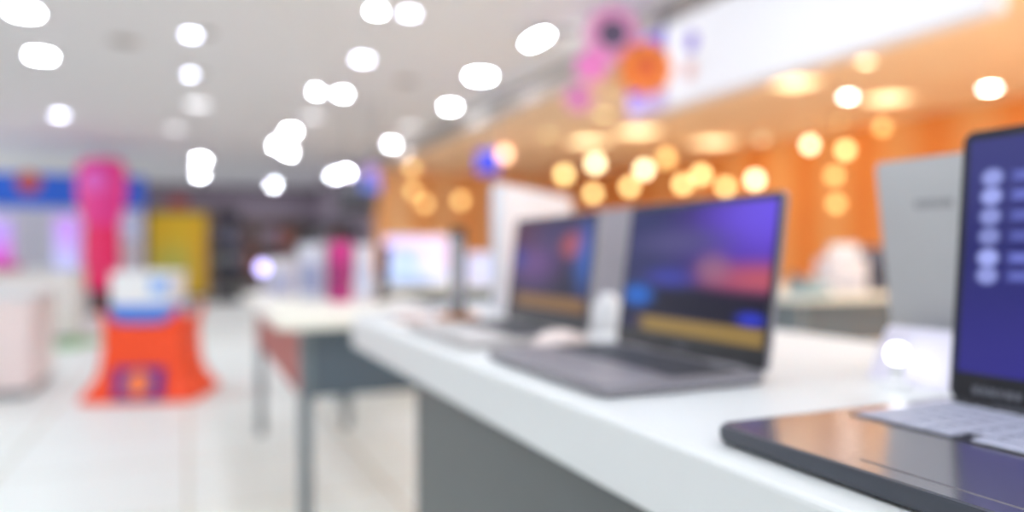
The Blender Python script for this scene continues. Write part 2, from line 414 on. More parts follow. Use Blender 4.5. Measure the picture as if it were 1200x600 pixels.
# goods on the red-sided table: upright cartons and slim gadgets
def carton(name, label, cat, px, depth, wpx, top_py, rgb, band=None, rz=None, d=0.06, group=None, base_z=TZ, panel=None):
    p = at(px, CY, depth); w = wpx/F*depth
    h = CAMZ+(CY-top_py)/F*depth-base_z
    t = thing(name, label, cat, (p.x, p.y, base_z), -YAW if rz is None else rz, group)
    MB().box((0, 0, h/2), (w, d, h), bev=min(0.006, w*0.08)).build('carton', mat('carton_%d_%d_%d' % rgb, rgb, 0.5), t)
    if band: MB().box((0, -d/2, h*0.40), (w*0.86, 0.004, h*0.5)).build('printed_panel', mat('print_%d_%d_%d' % band, band, 0.5), t)
    MB().box((0, 0, h), (w*0.9, d*0.25, 0.004)).build('flap', mat('carton_%d_%d_%d' % rgb, rgb, 0.5), t)
    return t
G = 'boxed gadgets on the red-sided table'
carton('product_box', 'squat pale grey box at the left end of the red-sided table', 'box', 331, 3.75, 30, 303, (212, 206, 214), (176, 176, 204), group=G)
carton('product_box', 'tall pale grey box left of the magenta box', 'box', 366, 3.55, 30, 286, (206, 208, 220), (150, 156, 190), group=G)
carton('product_box', 'upright magenta box among the pale boxes on the table', 'box', 400, 3.45, 24, 283, (206, 44, 134), (160, 40, 110), group=G)
carton('product_box', 'tall pale box right of the magenta box', 'box', 427, 3.4, 20, 287, (214, 208, 220), (190, 196, 220), group=G)
carton('product_box', 'narrow navy box between the pale box and the magenta box', 'box', 385, 3.62, 9, 298, (66, 66, 120), group=G)
# leaning black tablet on a stand
p = at(447, CY, 3.5)
t = thing('tablet', 'black tablet standing on edge at the right of the boxes', 'tablet', (p.x, p.y, TZ), -YAW-0.5)
MB().prism(rrect(0.05, 0.26, 0.008, cy=0.13), -0.006, 0.006, M=Matrix.Rotation(PI/2-0.12, 4, 'X')).build('body', mat('navy_black', (34, 38, 62), 0.35), t)
MB().box((0, 0.02, 0.012), (0.06, 0.10, 0.012), bev=0.003).build('foot', m_black, t)
p = at(308, 314, 4.0)
t = thing('ring_lamp', 'small lavender glowing lamp at the left corner of the red-sided table', 'lamp', (p.x, p.y, TZ))
MB().lathe([(0.035, 0), (0.035, 0.008), (0.006, 0.014), (0.006, p.z-TZ-0.03)], 20).build('stand', m_whitep, t, smooth=True)
MB().lathe([(0.004, -0.034), (0.024, -0.024), (0.034, 0), (0.024, 0.024), (0.004, 0.034)], 20, (0, 0, p.z-TZ)).build('globe', emit('lavender_lamp', (196, 186, 255), 3), t, smooth=True)

# glowing screens on the table behind
def monitor(label, px, depth, wpx, top_py, bot_py, pic, base_z=TZ, cat='monitor', name='monitor', rz=-YAW, group=None):
    p = at(px, CY, depth); w = wpx/F*depth
    z1 = CAMZ+(CY-top_py)/F*depth-base_z; z0 = CAMZ+(CY-bot_py)/F*depth-base_z
    t = thing(name, label, cat, (p.x, p.y, base_z), rz, group)
    h = z1-z0; R90 = Matrix.Rotation(PI/2, 4, 'X')
    MB().prism(rrect(w, h, min(w, h)*0.06, cy=(z0+z1)/2), -0.02, 0.02, M=R90, bev=0.004).build('housing', m_whitep if w < 0.6 else m_black, t, smooth=True)
    x0, x1 = -w/2*0.95, w/2*0.95; a0, a1 = z0+h*0.04, z1-h*0.04
    MB().box((0, -0.0212, (a0+a1)/2), (x1-x0, 0.003, a1-a0)).build('display', pic, t, uvfn=lambda c: ((c.x-x0)/(x1-x0), (c.z-a0)/(a1-a0)))
    if z0 > 0.01:
        MB().box((0, 0.02, z0/2+0.02), (w*0.14, 0.02, z0+0.02), bev=0.002).build('neck', m_silver, t)
    MB().prism(rrect(w*0.5, 0.16, 0.02), 0, 0.01, bev=0.002).build('foot', m_silver, t)
    return t
glow1 = picture('white_lavender_screen', (216, 222, 250), [('o', 0.15, 0.9, 0.4, 0.3, 0.9, (226, 200, 255), 0.9), ('o', 0.85, 0.75, 0.35, 0.4, 0.9, (250, 214, 250), 0.9),
    ('o', 0.35, 0.55, 0.25, 0.15, 0.9, (140, 186, 250), 0.9), ('o', 0.3, 0.05, 0.4, 0.15, 0.8, (120, 170, 235), 0.9)], 1.35)
monitor('bright monitor with a white and lavender picture, left of the slim speaker', 488, 5.15, 76, 276, 332, glow1, group='glowing monitors on the far table')
monitor('narrow pale monitor glimpsed right of the slim speaker', 562, 5.3, 30, 296, 334, picture('pale_lav', (214, 214, 246), [], 1.2), group='glowing monitors on the far table')
# goods on the right-hand table
p = at(985, CY, 4.25)
t = thing('printer', 'white printer on the table right of the bright sunset laptop', 'printer', (p.x, p.y, TZ), -YAW)
MB().box((0, 0, 0.10), (0.22, 0.22, 0.20), bev=0.02).build('body', mat('pale_pinkish_plastic', (226, 214, 216), 0.4), t, smooth=True)
MB().box((0, -0.06, 0.235), (0.16, 0.06, 0.07), M=Matrix.Rotation(-0.1, 4, 'X'), bev=0.008).build('paper_tray', m_whitep, t)
MB().box((0, -0.112, 0.05), (0.15, 0.012, 0.03), bev=0.003).build('output_slot', m_dark, t)
p = at(948, CY, 4.0)
t = thing('telephone', 'grey-blue desk phone beside the white printer', 'telephone', (p.x, p.y, TZ), -YAW)
MB().loft([[(-0.09, -0.08, 0), (0.09, -0.08, 0), (0.09, 0.08, 0), (-0.09, 0.08, 0)], [(-0.085, -0.07, 0.03), (0.085, -0.07, 0.03), (0.085, 0.07, 0.09), (-0.085, 0.07, 0.09)]]).build('body', mat('grey_blue_plastic', (140, 164, 170), 0.45), t)
MB().tube([(-0.06, -0.06, 0.055), (-0.06, -0.03, 0.075), (-0.06, 0.05, 0.105), (-0.06, 0.07, 0.10)], [0.02, 0.014, 0.014, 0.02], 10).build('handset', mat('dark_teal_plastic', (70, 92, 104), 0.4), t, smooth=True)
carton('product_box', 'dark grey box right of the white printer', 'box', 1024, 4.3, 28, 290, (88, 88, 104), (60, 60, 74), d=0.12)

# ------------------------------------------------------------------ orange promotional bin and its boxes
bc = at(180, CY, F*CAMZ/(474-CY)+0.36); bc = Vector((bc.x, bc.y, 0))
pb = thing('promotional_bin', 'bright orange flared cardboard bin standing on the white floor', 'bin', bc, -YAW+0.10)
def ring(hw, z, zdip=0.0, inset=0.0, n=8):
    pts = []; h = hw-inset
    for s in range(4):
        for i in range(n):
            f = i/n*2-1
            q = [(f*h, -h), (h, f*h), (-f*h, h), (-h, -f*h)][s]
            e = max(0.0, 1-abs(f)**2.2*1.0)
            e = min(1.0, e*1.5)
            rr = 1.0-0.05*(abs(f)**8)
            pts.append((q[0]*rr, q[1]*rr*0.9, z-zdip*e))
    return pts
prof = [(0.385, 0.004), (0.38, 0.04), (0.335, 0.10), (0.292, 0.18), (0.27, 0.32), (0.265, 0.48)]
rings = [ring(h, z) for h, z in prof]+[ring(0.285, 0.655, 0.12), ring(0.285, 0.655, 0.12, 0.012), ring(0.265, 0.48, 0, 0.012), ring(0.265, 0.46, 0, 0.012)]
m_or = mat('orange_red_card', (255, 78, 24), 0.5, noise=0.03)
MB().loft(rings).build('body', m_or, pb, smooth=False)
em = MB().box((0.02, -0.325, 0.135), (0.32, 0.010, 0.21), M=Matrix.Translation((0, 0, 0)) @ Matrix.Translation((0, -0.325, 0.13)) @ Matrix.Rotation(-0.22, 4, 'X') @ Matrix.Translation((0, 0.325, -0.13))).build('emblem', mat('purple_print', (84, 24, 140), 0.5), pb)
MB().lathe([(0.085, -0.006), (0.085, 0.006)], 28, M=Matrix.Translation((0.02, -0.329, 0.135)) @ Matrix.Rotation(PI/2-0.22, 4, 'X')).build('emblem_disc', mat('orange_print', (250, 130, 70), 0.5), em)
cb = thing('appliance_box', 'white appliance carton with a blue lower band sitting in the orange bin', 'box', (bc.x, bc.y, 0.46), -YAW+0.10)
MB().box((-0.03, 0, 0.215), (0.40, 0.34, 0.43), bev=0.008).build('carton', mat('pale_grey_carton', (240, 242, 244), 0.5), cb)
MB().box((-0.03, 0, 0.125), (0.404, 0.344, 0.15), bev=0.002).build('blue_band', mat('blue_print', (70, 140, 240), 0.5), cb)
MB().box((0.10, -0.168, 0.33), (0.13, 0.012, 0.13), bev=0.002).build('picture_label', mat('pale_blue_print', (150, 190, 245), 0.5), cb)
MB().box((-0.03, 0, 0.4305), (0.06, 0.342, 0.003)).build('packing_tape', m_whitep, cb)

# ------------------------------------------------------------------ pink totem
q = at_z(119, 367, 0.0)
pt = thing('promotional_totem', 'tall hot pink totem on a black pedestal in front of the blue header', 'totem', (q.x, q.y, 0), -YAW)
MB().lathe([(0.24, 0), (0.24, 0.03), (0.20, 0.06), (0.20, 0.42)], 28, sy=0.6).build('pedestal', m_black, pt, smooth=True)
MB().lathe([(0.12, 0.36), (0.25, 0.40), (0.295, 0.52), (0.31, 0.8), (0.305, 1.15), (0.30, 1.42), (0.28, 1.52)], 32, sy=0.55).build('lower_body', mat('hot_pink', (255, 36, 112), 0.45), pt, smooth=True)
MB().lathe([(0.28, 1.50), (0.345, 1.68), (0.40, 1.92), (0.42, 2.2), (0.415, 2.45), (0.37, 2.58), (0.22, 2.64), (0.05, 2.66)], 32, sy=0.55).build('upper_body', mat('magenta_pink', (255, 62, 160), 0.45), pt, smooth=True)
MB().lathe([(0.02, -0.008), (0.20, -0.006), (0.22, 0.0), (0.20, 0.006), (0.02, 0.008)], 28, M=Matrix.Translation((0, -0.228, 2.25)) @ Matrix.Rotation(PI/2, 4, 'X')).build('roundel', mat('pale_magenta', (250, 108, 214), 0.45), pt)

# ------------------------------------------------------------------ blue-headed stand with televisions
b0 = at(-40, CY, 14.2); b1 = at(172, CY, 14.2)
yb = 16.0
k0 = at(0, 0, 1.0); x_of = lambda px, y: (CS*((px-CX)/F)+SN)/(-SN*((px-CX)/F)+CS)*y
def z_of(px, py, y):
    a = (px-CX)/F; d = y/(-SN*a+CS); return CAMZ+(CY-py)/F*d
xl, xr = x_of(-60, yb), x_of(170, yb)
sb = thing('display_wall', 'white display wall under a bright blue header, at the far left', 'display', ((xl+xr)/2, yb, 0))
W_ = xr-xl
MB().box((0, 0.06, 1.0), (W_-0.06, 0.10, 2.0), bev=0.01).build('panel', mat('cool_white_panel', (226, 228, 240), 0.5), sb)
hz0, hz1 = z_of(60, 243, yb), z_of(60, 204, yb)
MB().box((0, 0.02, (hz0+hz1)/2), (W_, 0.22, hz1-hz0), bev=0.015).build('header', mat('royal_blue', (36, 112, 240), 0.4), sb)
MB().lathe([(0.02, -0.01), (0.19, -0.01), (0.20, 0), (0.19, 0.01), (0.02, 0.01)], 24, M=Matrix.Translation((x_of(35, yb)-(xl+xr)/2, -0.10, z_of(35, 214, yb))) @ Matrix.Rotation(PI/2, 4, 'X')).build('emblem', mat('red_print', (214, 92, 84), 0.5), sb)
lavpic = picture('lavender_tv', (178, 170, 250), [('o', 0.4, 0.2, 0.5, 0.4, 0.9, (200, 210, 255), 0.9), ('o', 0.6, 0.8, 0.5, 0.4, 0.9, (214, 150, 250), 0.8)], 1.0)
magpic = picture('violet_tv', (196, 170, 250), [('o', 0.5, 0.1, 0.7, 0.4, 0.9, (226, 70, 200), 0.9), ('o', 0.2, 0.7, 0.5, 0.4, 0.9, (190, 160, 255), 0.8)], 1.0)
def tele(label, pxa, pxb, pya, pyb, y, pic):
    xa, xb = x_of(pxa, y), x_of(pxb, y); pm = (pxa+pxb)/2
    za, zb = z_of(pm, pyb, y), z_of(pm, pya, y)
    t = thing('television', label, 'television', ((xa+xb)/2, y, 0), 0, 'televisions before the white display wall')
    w = xb-xa
    MB().box((0, 0, (za+zb)/2), (w, 0.05, zb-za), bev=0.008).build('housing', m_whitep, t)
    MB().box((0, -0.0265, (za+zb)/2), (w*0.95, 0.004, (zb-za)*0.94)).build('display', pic, t, uvfn=lambda c: (c.x/w+0.5, (c.z-za)/(zb-za)))
    MB().box((0, 0.0, za/2), (0.08, 0.04, za), bev=0.004).build('post', m_silver, t)
    MB().box((0, 0, 0.012), (w*0.6, 0.4, 0.024), bev=0.004).build('foot', m_silver, t)
tele('pink and violet television at the far left of the white display wall', -20, 16, 255, 312, 15.5, magpic)
tele('lavender television just left of the pink totem', 62, 94, 252, 322, 15.5, lavpic)
tele('dim lavender television seen right of the pink totem', 142, 166, 248, 282, 15.6, picture('dim_tv', (178, 182, 214), [], 0.8))

# white plinths at the left
def plinth(label, x0, x1, y0, y1, h, m):
    t = thing('display_plinth', label, 'plinth', ((x0+x1)/2, (y0+y1)/2, 0))
    MB().box((0, 0, h/2+0.02), (x1-x0, y1-y0, h-0.06), bev=0.01).build('body', m, t)
    MB().box((0, 0, h-0.015), (x1-x0+0.04, y1-y0+0.04, 0.03), bev=0.006).build('top', m_counter, t)
    MB().box((0, 0, 0.025), (x1-x0-0.06, y1-y0-0.06, 0.05)).build('plinth_base', m_leg, t)
plinth('pinkish white plinth cut by the left edge of the photo', -2.1, -1.02, 6.2, 7.2, 0.72, mat('pinkish_white_laminate', (240, 224, 222), 0.35))
plinth('long white plinth in front of the white display wall', -3.3, -1.20, 10.0, 10.9, 0.82, mat('soft_white_laminate', (238, 232, 230), 0.35))
p = at(4, CY, 9.6)
t = thing('product_box', 'flat magenta box on the long white plinth', 'box', (x_of(2, 10.4), 10.4, 0.82))
MB().box((0, 0, 0.04), (0.36, 0.22, 0.08), bev=0.006).build('carton', mat('magenta_carton', (206, 40, 110), 0.5), t)
MB().box((0, 0, 0.081), (0.36, 0.05, 0.003)).build('packing_tape', m_lav, t)
p = at_z(88, 403, 0.0)
t = thing('floor_mat', 'green mat lying on the floor left of the orange bin', 'mat', (p.x, p.y, 0), -YAW)
MB().prism(rrect(0.50, 0.9, 0.04), 0, 0.012, bev=0.003).build('pad', mat('soft_green_pile', (168, 206, 156), 0.8), t)
MB().prism(rrect(0.42, 0.82, 0.03), 0.0115, 0.0135).build('inlay', mat('soft_green_pile_inner', (150, 196, 140), 0.8), t)

# ------------------------------------------------------------------ yellow poster stand and dark shelving at the back
yy = 16.2
xa, xb = x_of(171, yy), x_of(246, yy)
ps = thing('poster_stand', 'yellow poster in a brown framed stand under a small red sign', 'poster stand', ((xa+xb)/2, yy, 0))
w = xb-xa; zt = z_of(208, 250, yy); zb_ = z_of(208, 345, yy)
MB().box((0, 0, (zt+zb_)/2), (w*0.94, 0.05, zt-zb_)).build('poster', picture('yellow_poster', (226, 190, 26), [('o', 0.42, 0.30, 0.36, 0.28, 0.8, (182, 190, 84), 0.9), ('o', 0.9, 0.4, 0.18, 0.5, 0.9, (214, 160, 20), 0.8)], lit=False, rough=0.5), ps, uvfn=lambda c: (c.x/w+0.5, (c.z-zb_)/(zt-zb_)))
f = MB()
for s in (-1, 1): f.box((s*w*0.485, 0, (zt+0.02)/2), (w*0.07, 0.10, zt+0.02), bev=0.006)
f.box((0, 0, zb_-0.05), (w*0.94, 0.10, 0.10)); f.box((0, 0, zt+0.03), (w, 0.10, 0.06))
f.build('frame', mat('dark_brown_frame', (104, 84, 44), 0.5), ps)
MB().box((0, -0.02, z_of(208, 238, yy)), (0.34, 0.06, 0.22), bev=0.02).build('header_sign', mat('brick_red_sign', (170, 70, 58), 0.5), ps)
MB().box((0, 0, 0.015), (w*0.8, 0.5, 0.03)).build('foot', m_black, ps)

def shelf_unit(label, pxa, pxb, y, top_py, mm, rows, gname, colours, where):
    xa, xb = x_of(pxa, y), x_of(pxb, y); w = xb-xa; zt = z_of((pxa+pxb)/2, top_py, y)
    t = thing('shelf_unit', label, 'shelves', ((xa+xb)/2, y, 0), 0, 'dark shelving at the back of the shop')
    for s in (-1, 1): MB().box((s*(w/2-0.02), 0, zt/2), (0.04, 0.45, zt)).build('side_panel', mm, t)
    MB().box((0, 0.21, zt/2), (w-0.08, 0.02, zt)).build('back_panel', mm, t)
    zs = [0.12+i*(zt-0.2)/rows for i in range(rows+1)]
    for z in zs: MB().box((0, 0, z-0.015), (w-0.08, 0.42, 0.03)).build('shelf', mm, t)
    n = 0
    names = ('top', 'second', 'third', 'fourth')
    for r in range(rows):
        z = zs[rows-1-r]; hmax = (zt-0.2)/rows-0.08
        x = -w/2+0.07; c = 0
        while x < w/2-0.16:
            bw = random.uniform(0.16, 0.30); bw = min(bw, w/2-0.06-x)
            h = hmax*random.uniform(0.62, 0.98); cn, rgb = colours[(n*7+r*3) % len(colours)]
            nm = 'carton_%d_%d_%d' % rgb
            b = thing('product_box', '%s box, %s from the left on the %s shelf %s' % (cn, ORD[c], names[r], where), 'box', ((xa+xb)/2+x+bw/2, y-0.03, z), 0, gname)
            MB().box((0, 0, h/2), (bw*0.94, 0.28, h), bev=0.008).build('carton', mat(nm, rgb, 0.55), b)
            MB().box((0, -0.14, h*0.55), (bw*0.6, 0.004, h*0.4)).build('printed_panel', mat('print_pale', (150, 146, 150), 0.6), b)
            x += bw+0.015; n += 1; c += 1
ORD = ['first', 'second', 'third', 'fourth', 'fifth', 'sixth', 'seventh', 'eighth', 'ninth', 'tenth', 'eleventh', 'twelfth', 'thirteenth',
       'fourteenth', 'fifteenth', 'sixteenth', 'seventeenth', 'eighteenth', 'nineteenth', 'twentieth', 'twenty-first', 'twenty-second',
       'twenty-third', 'twenty-fourth', 'twenty-fifth', 'twenty-sixth', 'twenty-seventh', 'twenty-eighth', 'twenty-ninth', 'thirtieth',
       'thirty-first', 'thirty-second', 'thirty-third', 'thirty-fourth', 'thirty-fifth']
m_shelf = mat('dark_shelf', (78, 72, 80), 0.6)
m_shelfb = mat('brown_shelf', (112, 92, 80), 0.6)
shelf_unit('black shelves of dark boxes right of the yellow poster', 250, 282, 16.6, 246, m_shelf, 3, 'dark boxes beside the yellow poster',
           [('dark blue', (62, 70, 104)), ('dark green', (58, 88, 74)), ('charcoal', (66, 64, 72)), ('slate blue', (84, 92, 128))], 'beside the yellow poster')
shelf_unit('brown shelves of mixed boxes behind the red-sided table', 285, 350, 17.2, 256, m_shelfb, 3, 'boxes on the brown shelves',
           [('maroon', (122, 60, 62)), ('rust orange', (176, 84, 48)), ('grey', (140, 132, 138)), ('dark brown', (84, 66, 60)), ('mauve', (146, 120, 150))], 'of the brown unit')
shelf_unit('dark shelves of grey boxes behind the magenta box', 353, 436, 17.6, 258, m_shelf, 3, 'boxes on the dark right-hand shelves',
           [('charcoal', (70, 66, 70)), ('grey', (128, 126, 134)), ('rust orange', (160, 78, 44)), ('pale grey', (170, 168, 180))], 'behind the magenta box')

# ------------------------------------------------------------------ hanging signs
def hang(name, label, px, py, depth, w, h, d, parts, zc=ZW):
    p = at(px, py, depth)
    t = thing(name, label, 'sign', p, -YAW)
    for s in (-1, 1): MB().tube([(s*w*0.35, 0, h/2-0.01), (s*w*0.35, 0, zc-p.z)], 0.006, 8).build('rod', m_leg, t)
    for nm, c, dim, m in parts: MB().box(c, dim, bev=0.008).build(nm, m, t)
    return t
hang('hanging_sign', 'dark grey hanging box sign with a black underside, left of the orange wall', 420, 228, 10.5, 0.50, 0.36, 0.4,
     [('box', (0, 0, 0.06), (0.50, 0.4, 0.32), mat('mid_grey_sign', (104, 104, 112), 0.5)), ('underside', (0, 0, -0.17), (0.48, 0.38, 0.16), m_black)])
hang('hanging_sign', 'small hanging sign, lilac above and blue below, at the edge of the orange wall', 435, 210, 9.5, 0.20, 0.32, 0.05,
     [('upper_panel', (0, 0, 0.085), (0.20, 0.05, 0.16), mat('lilac_sign', (214, 176, 246), 0.5)), ('lower_panel', (0, 0, -0.08), (0.24, 0.05, 0.16), mat('sky_blue_sign', (96, 130, 240), 0.5))])
hang('hanging_sign', 'small plain blue sign hanging above the white all-in-one computer', 572, 191, 8.6, 0.24, 0.24, 0.24,
     [('panel', (0, 0, 0), (0.25, 0.22, 0.24), mat('cobalt_sign', (66, 82, 232), 0.5))], zc=ZO if at(572, 191, 8.6).x > FX else ZW)

# backlit banner on the fascia
bn = thing('banner', 'long white backlit banner with a purple end hanging from the ceiling edge', 'banner', (3.51, 3.85, 2.166))
BH = 0.65
for yy_ in (-1.2, 0, 1.2): MB().box((0.03, yy_, BH-0.02+(ZW-2.166-BH+0.02)/2), (0.03, 0.05, ZW-2.166-BH+0.02)).build('bracket', m_leg, bn)
MB().box((0.005, 0, BH/2), (0.15, 3.1, BH), bev=0.006).build('casing', mat('banner_casing', (226, 226, 236), 0.5), bn)
MB().box((-0.072, -0.28, BH/2), (0.006, 2.52, BH*0.97)).build('white_panel', emit('white_backlit', (246, 247, 255), 0.52, 0.35), bn)
pp = MB().box((-0.072, 1.29, BH*0.60), (0.006, 0.54, BH*0.74)).build('purple_panel', m_purple, bn)
MB().box((-0.072, 1.29, BH*0.12), (0.006, 0.54, BH*0.20)).build('lavender_panel', m_lav, bn)
RY = Matrix.Rotation(-PI/2, 4, 'Y')
MB().lathe([(0.012, -0.002), (0.075, -0.002), (0.08, 0), (0.075, 0.003), (0.012, 0.003)], 20, M=Matrix.Translation((-0.077, 0.68, BH*0.66)) @ RY).build('purple_mark', mat('violet_mark', (140, 112, 226), 0.5), bn)
MB().lathe([(0.012, -0.002), (0.065, -0.002), (0.07, 0), (0.065, 0.003), (0.012, 0.003)], 20, M=Matrix.Translation((-0.077, 0.70, BH*0.34)) @ RY).build('salmon_mark', mat('salmon_mark', (246, 196, 190), 0.5), bn)

# hanging paper flowers left of the banner
hd = thing('hanging_decoration', 'pink and orange paper flowers hanging at the purple end of the banner', 'decoration', at(722, 75, 5.75), -YAW)
def off(px, py): return ((px-722)/F*5.75, 0, (75-py)/F*5.75)
def flower(px, py, r, petals, m, mc, dep, rc=0.33):
    x, _, z = off(px, py); b = MB()
    for i in range(petals):
        a = 2*PI*i/petals; b.lathe([(0.01, -0.03), (r*0.34, -0.012), (r*0.38, 0.0), (r*0.34, 0.012), (0.01, 0.03)], 14, sx=1.25,
            M=Matrix.Translation((x, dep, z)) @ Matrix.Rotation(PI/2, 4, 'X') @ Matrix.Rotation(a, 4, 'Z') @ Matrix.Translation((r*0.58, 0, 0)))
    f = b.build('flower', m, hd, smooth=True)
    MB().lathe([(0.01, -0.05), (r*rc, -0.03), (r*rc*1.05, 0.03), (r*rc*0.7, 0.05), (0.01, 0.06)], 18, M=Matrix.Translation((x, dep-0.01, z)) @ Matrix.Rotation(PI/2, 4, 'X')).build('flower_centre', mc, f, smooth=True)
    return f
m_pk = mat('candy_pink_paper', (255, 150, 222), 0.6); m_og = mat('orange_paper', (255, 140, 62), 0.6)
flower(718, 40, 0.22, 8, mat('pale_pink_paper', (255, 172, 222), 0.6), mat('slate_purple_paper', (96, 84, 112), 0.6), 0.02, 0.5)
flower(755, 82, 0.205, 9, m_og, mat('red_orange_paper', (232, 104, 60), 0.6), -0.06)
flower(692, 78, 0.13, 7, m_pk, mat('deep_pink_paper', (246, 140, 206), 0.6), -0.03)
flower(678, 114, 0.12, 6, mat('mauve_pink_paper', (246, 170, 208), 0.6), mat('magenta_paper', (212, 110, 190), 0.6), 0.03, 0.45)
flower(718, 102, 0.14, 8, mat('cream_paper', (240, 204, 160), 0.6), mat('cream_centre', (232, 200, 150), 0.6), 0.06)
b = MB(); x, _, z = off(718, 40); topz = ZW-hd.location.z
b.tube([(x, 0.02, z+0.1), (x, 0.02, topz)], 0.004, 6); x2, _, z2 = off(755, 82)
b.tube([(x2, -0.04, z2), (x2, -0.04, topz)], 0.004, 6)
x3, _, z3 = off(678, 114); x4, _, z4 = off(692, 78)
b.tube([(x3, 0.03, z3), (x4, -0.02, z4), (x, 0.02, z)], 0.004, 6); x5, _, z5 = off(718, 102)
b.tube([(x5, 0.06, z5), (x, 0.02, z)], 0.004, 6); b.tube([(x4, -0.03, z4), (x2, -0.05, z2)], 0.004, 6)
b.build('string', m_leg, hd)

# ------------------------------------------------------------------ ceiling lights
def downlight(label, px, py, r, m, group, z=ZW, hole=False, dx=None):
    p = at_z(px, py, z)
    t = thing('ceiling_light', label, 'ceiling light', (p.x, p.y, z), 0, group)
    MB().lathe([(r, 0.0), (r*1.22, -0.004), (r*1.25, -0.012), (r*1.0, -0.016), (r*0.98, -0.006)], 28).build('rim', m_whitep, t, smooth=True)
    MB().lathe([(r*0.97, -0.007), (r*0.97, -0.013)], 28).build('lamp', m, t)
    if hole:
        v = Vector((CS, -SN, 0))*(r*2.4)
        MB().lathe([(r*1.05, 0.0), (r*1.05, -0.006), (r*0.8, -0.008)], 24, (v.x, v.y, 0)).build('socket', mat('grey_socket', (120, 114, 108), 0.6), t)
    return t
LW = emit('cool_white_lamp', (232, 242, 255), 120)
LV = emit('lavender_white_lamp', (226, 230, 255), 16)
LWo = emit('overhead_white_lamp', (232, 242, 255), 62)
LWf = emit('bright_far_lamp', (238, 244, 255), 190)
LWs = emit('soft_white_lamp', (240, 244, 252), 45)
LWd = emit('faint_white_lamp', (240, 240, 246), 2.0)
WG = 'recessed white ceiling lights'
white = [
 (28, 12, 0.107, LW, 0, 'large ceiling light in the top left corner of the ceiling'),
 (48, 64, 0.102, LW, 0, 'large oval ceiling light just below the top left corner light'),
 (224, 39, 0.061, LV, 1, 'upper of the two ceiling lights beside dark sockets on the left'),
 (223, 86, 0.053, LV, 1, 'lower of the two ceiling lights beside dark sockets on the left'),
 (70, 134, 0.090, LV, 0, 'ceiling light above and left of the pink totem'),
 (232, 121, 0.148, LWd, 0, 'faint ceiling light below the two lights with dark sockets'),
 (441, 11, 0.049, LW, 0, 'left of the pair of ceiling lights touching at top centre'),
 (480, 14, 0.061, LV, 0, 'right of the pair of ceiling lights touching at top centre'),
 (425, 68, 0.082, LV, 0, 'single oval ceiling light below the top centre pair'),
 (401, 109, 0.061, LW, 0, 'right of the pair of ceiling lights mid-way down the ceiling'),
 (371, 106, 0.045, LW, 0, 'left of the pair of ceiling lights mid-way down the ceiling'),
 (629, 37, 0.107, LW, 1, 'large tilted ceiling light with dark socket left of the paper flowers'),
 (563, 88, 0.123, LW, 0, 'large oval ceiling light below the tilted light'),
 (528, 124, 0.082, LW, 0, 'ceiling light next along from the large oval light'),
 (480, 148, 0.139, LWd, 0, 'faint ceiling light near the edge of the orange ceiling'),
 (459, 168, .075, LW, 0, 'ceiling light nearest the corner of the orange ceiling'),
 (366, 136, 0.131, LWd, 0, 'faint ceiling light above the bright cluster'),
 (341, 153, .082, LWf, 0, 'upper of the bright cluster of three ceiling lights'),
 (325, 170, .082, LWf, 0, 'lower left of the bright cluster of three ceiling lights'),
 (338, 178, .082, LWf, 0, 'lower right of the bright cluster of three ceiling lights'),
 (235, 187, .10, LWf, 0, 'ceiling light above the yellow poster'),
 (234, 204, .10, LWf, 0, 'farther ceiling light right behind the one above the yellow poster'),
 (321, 216, .09, LWf, 0, 'small far ceiling light above the brown shelves'),
 (392, 205, .09, LWf, 0, 'far ceiling light left of the grey hanging sign'),
 (405, 201, .09, LWf, 0, 'far ceiling light right over the grey hanging sign'),
 (205, 150, 0.123, LWd, 0, 'faint warm ceiling light between the two left lights'),
]
for px, py, r, m, hole, lab in white:
    t = downlight(lab, px, py, r, m, WG, ZW, hole)
    if 'tilted' in lab and 'dark socket' in lab:                 # this spot is swivelled in its socket
        t.rotation_mode = 'AXIS_ANGLE'; t.rotation_axis_angle = (math.radians(-24), SN, CS, 0); t.location.z = ZW-0.055
        MB().tube([(0, 0, -0.004), (0, 0, 0.062)], 0.012, 10).build('swivel_arm', m_leg, t)
        for ch in t.children:                                    # the socket stays flat on the ceiling
            if ch.name.startswith('socket'):
                ch.matrix_basis = Matrix.Rotation(math.radians(24), 4, Vector((SN, CS, 0))) @ Matrix.Translation((0, 0, 0.055))
# rows of the same lights over the aisle, above and behind the viewpoint
for i, (x, y) in enumerate([(-1.2, 4.1), (0.6, 3.0), (2.4, 3.2), (-1.2, 1.2), (0.6, 0.6), (2.4, 0.8), (-3.4, 2.5), (-3.4, 6.0), (-0.4, -1.6), (1.8, -1.6), (-3.6, -1.0)]):
    t = thing('ceiling_light', 'ceiling light overhead, above the near counter and aisle', 'ceiling light', (x, y, ZW), 0, 'ceiling lights overhead')
    MB().lathe([(0.14, 0.0), (0.17, -0.004), (0.175, -0.012), (0.14, -0.016), (0.137, -0.006)], 24).build('rim', m_whitep, t, smooth=True)
    MB().lathe([(0.136, -0.007), (0.136, -0.013)], 24).build('lamp', LWo, t)
# dark bodies of recessed ceiling spot lamps
for px, py, lab in ((145, 48, 'grey round ceiling vent right of the large oval light at left'), (476, 95, 'grey round ceiling vent left of the large oval light')):
    p = at_z(px, py, ZW); t = thing('ceiling_spot', lab, 'spotlight', (p.x, p.y, ZW), 0, 'dark ceiling spot bodies')
    MB().lathe([(0.11, 0), (0.13, -0.006), (0.11, -0.012)], 24).build('rim', m_fascia, t)
    MB().lathe([(0.10, -0.008), (0.04, -0.016)], 24).build('diffuser', mat('spot_grey', (150, 142, 138), 0.6), t)

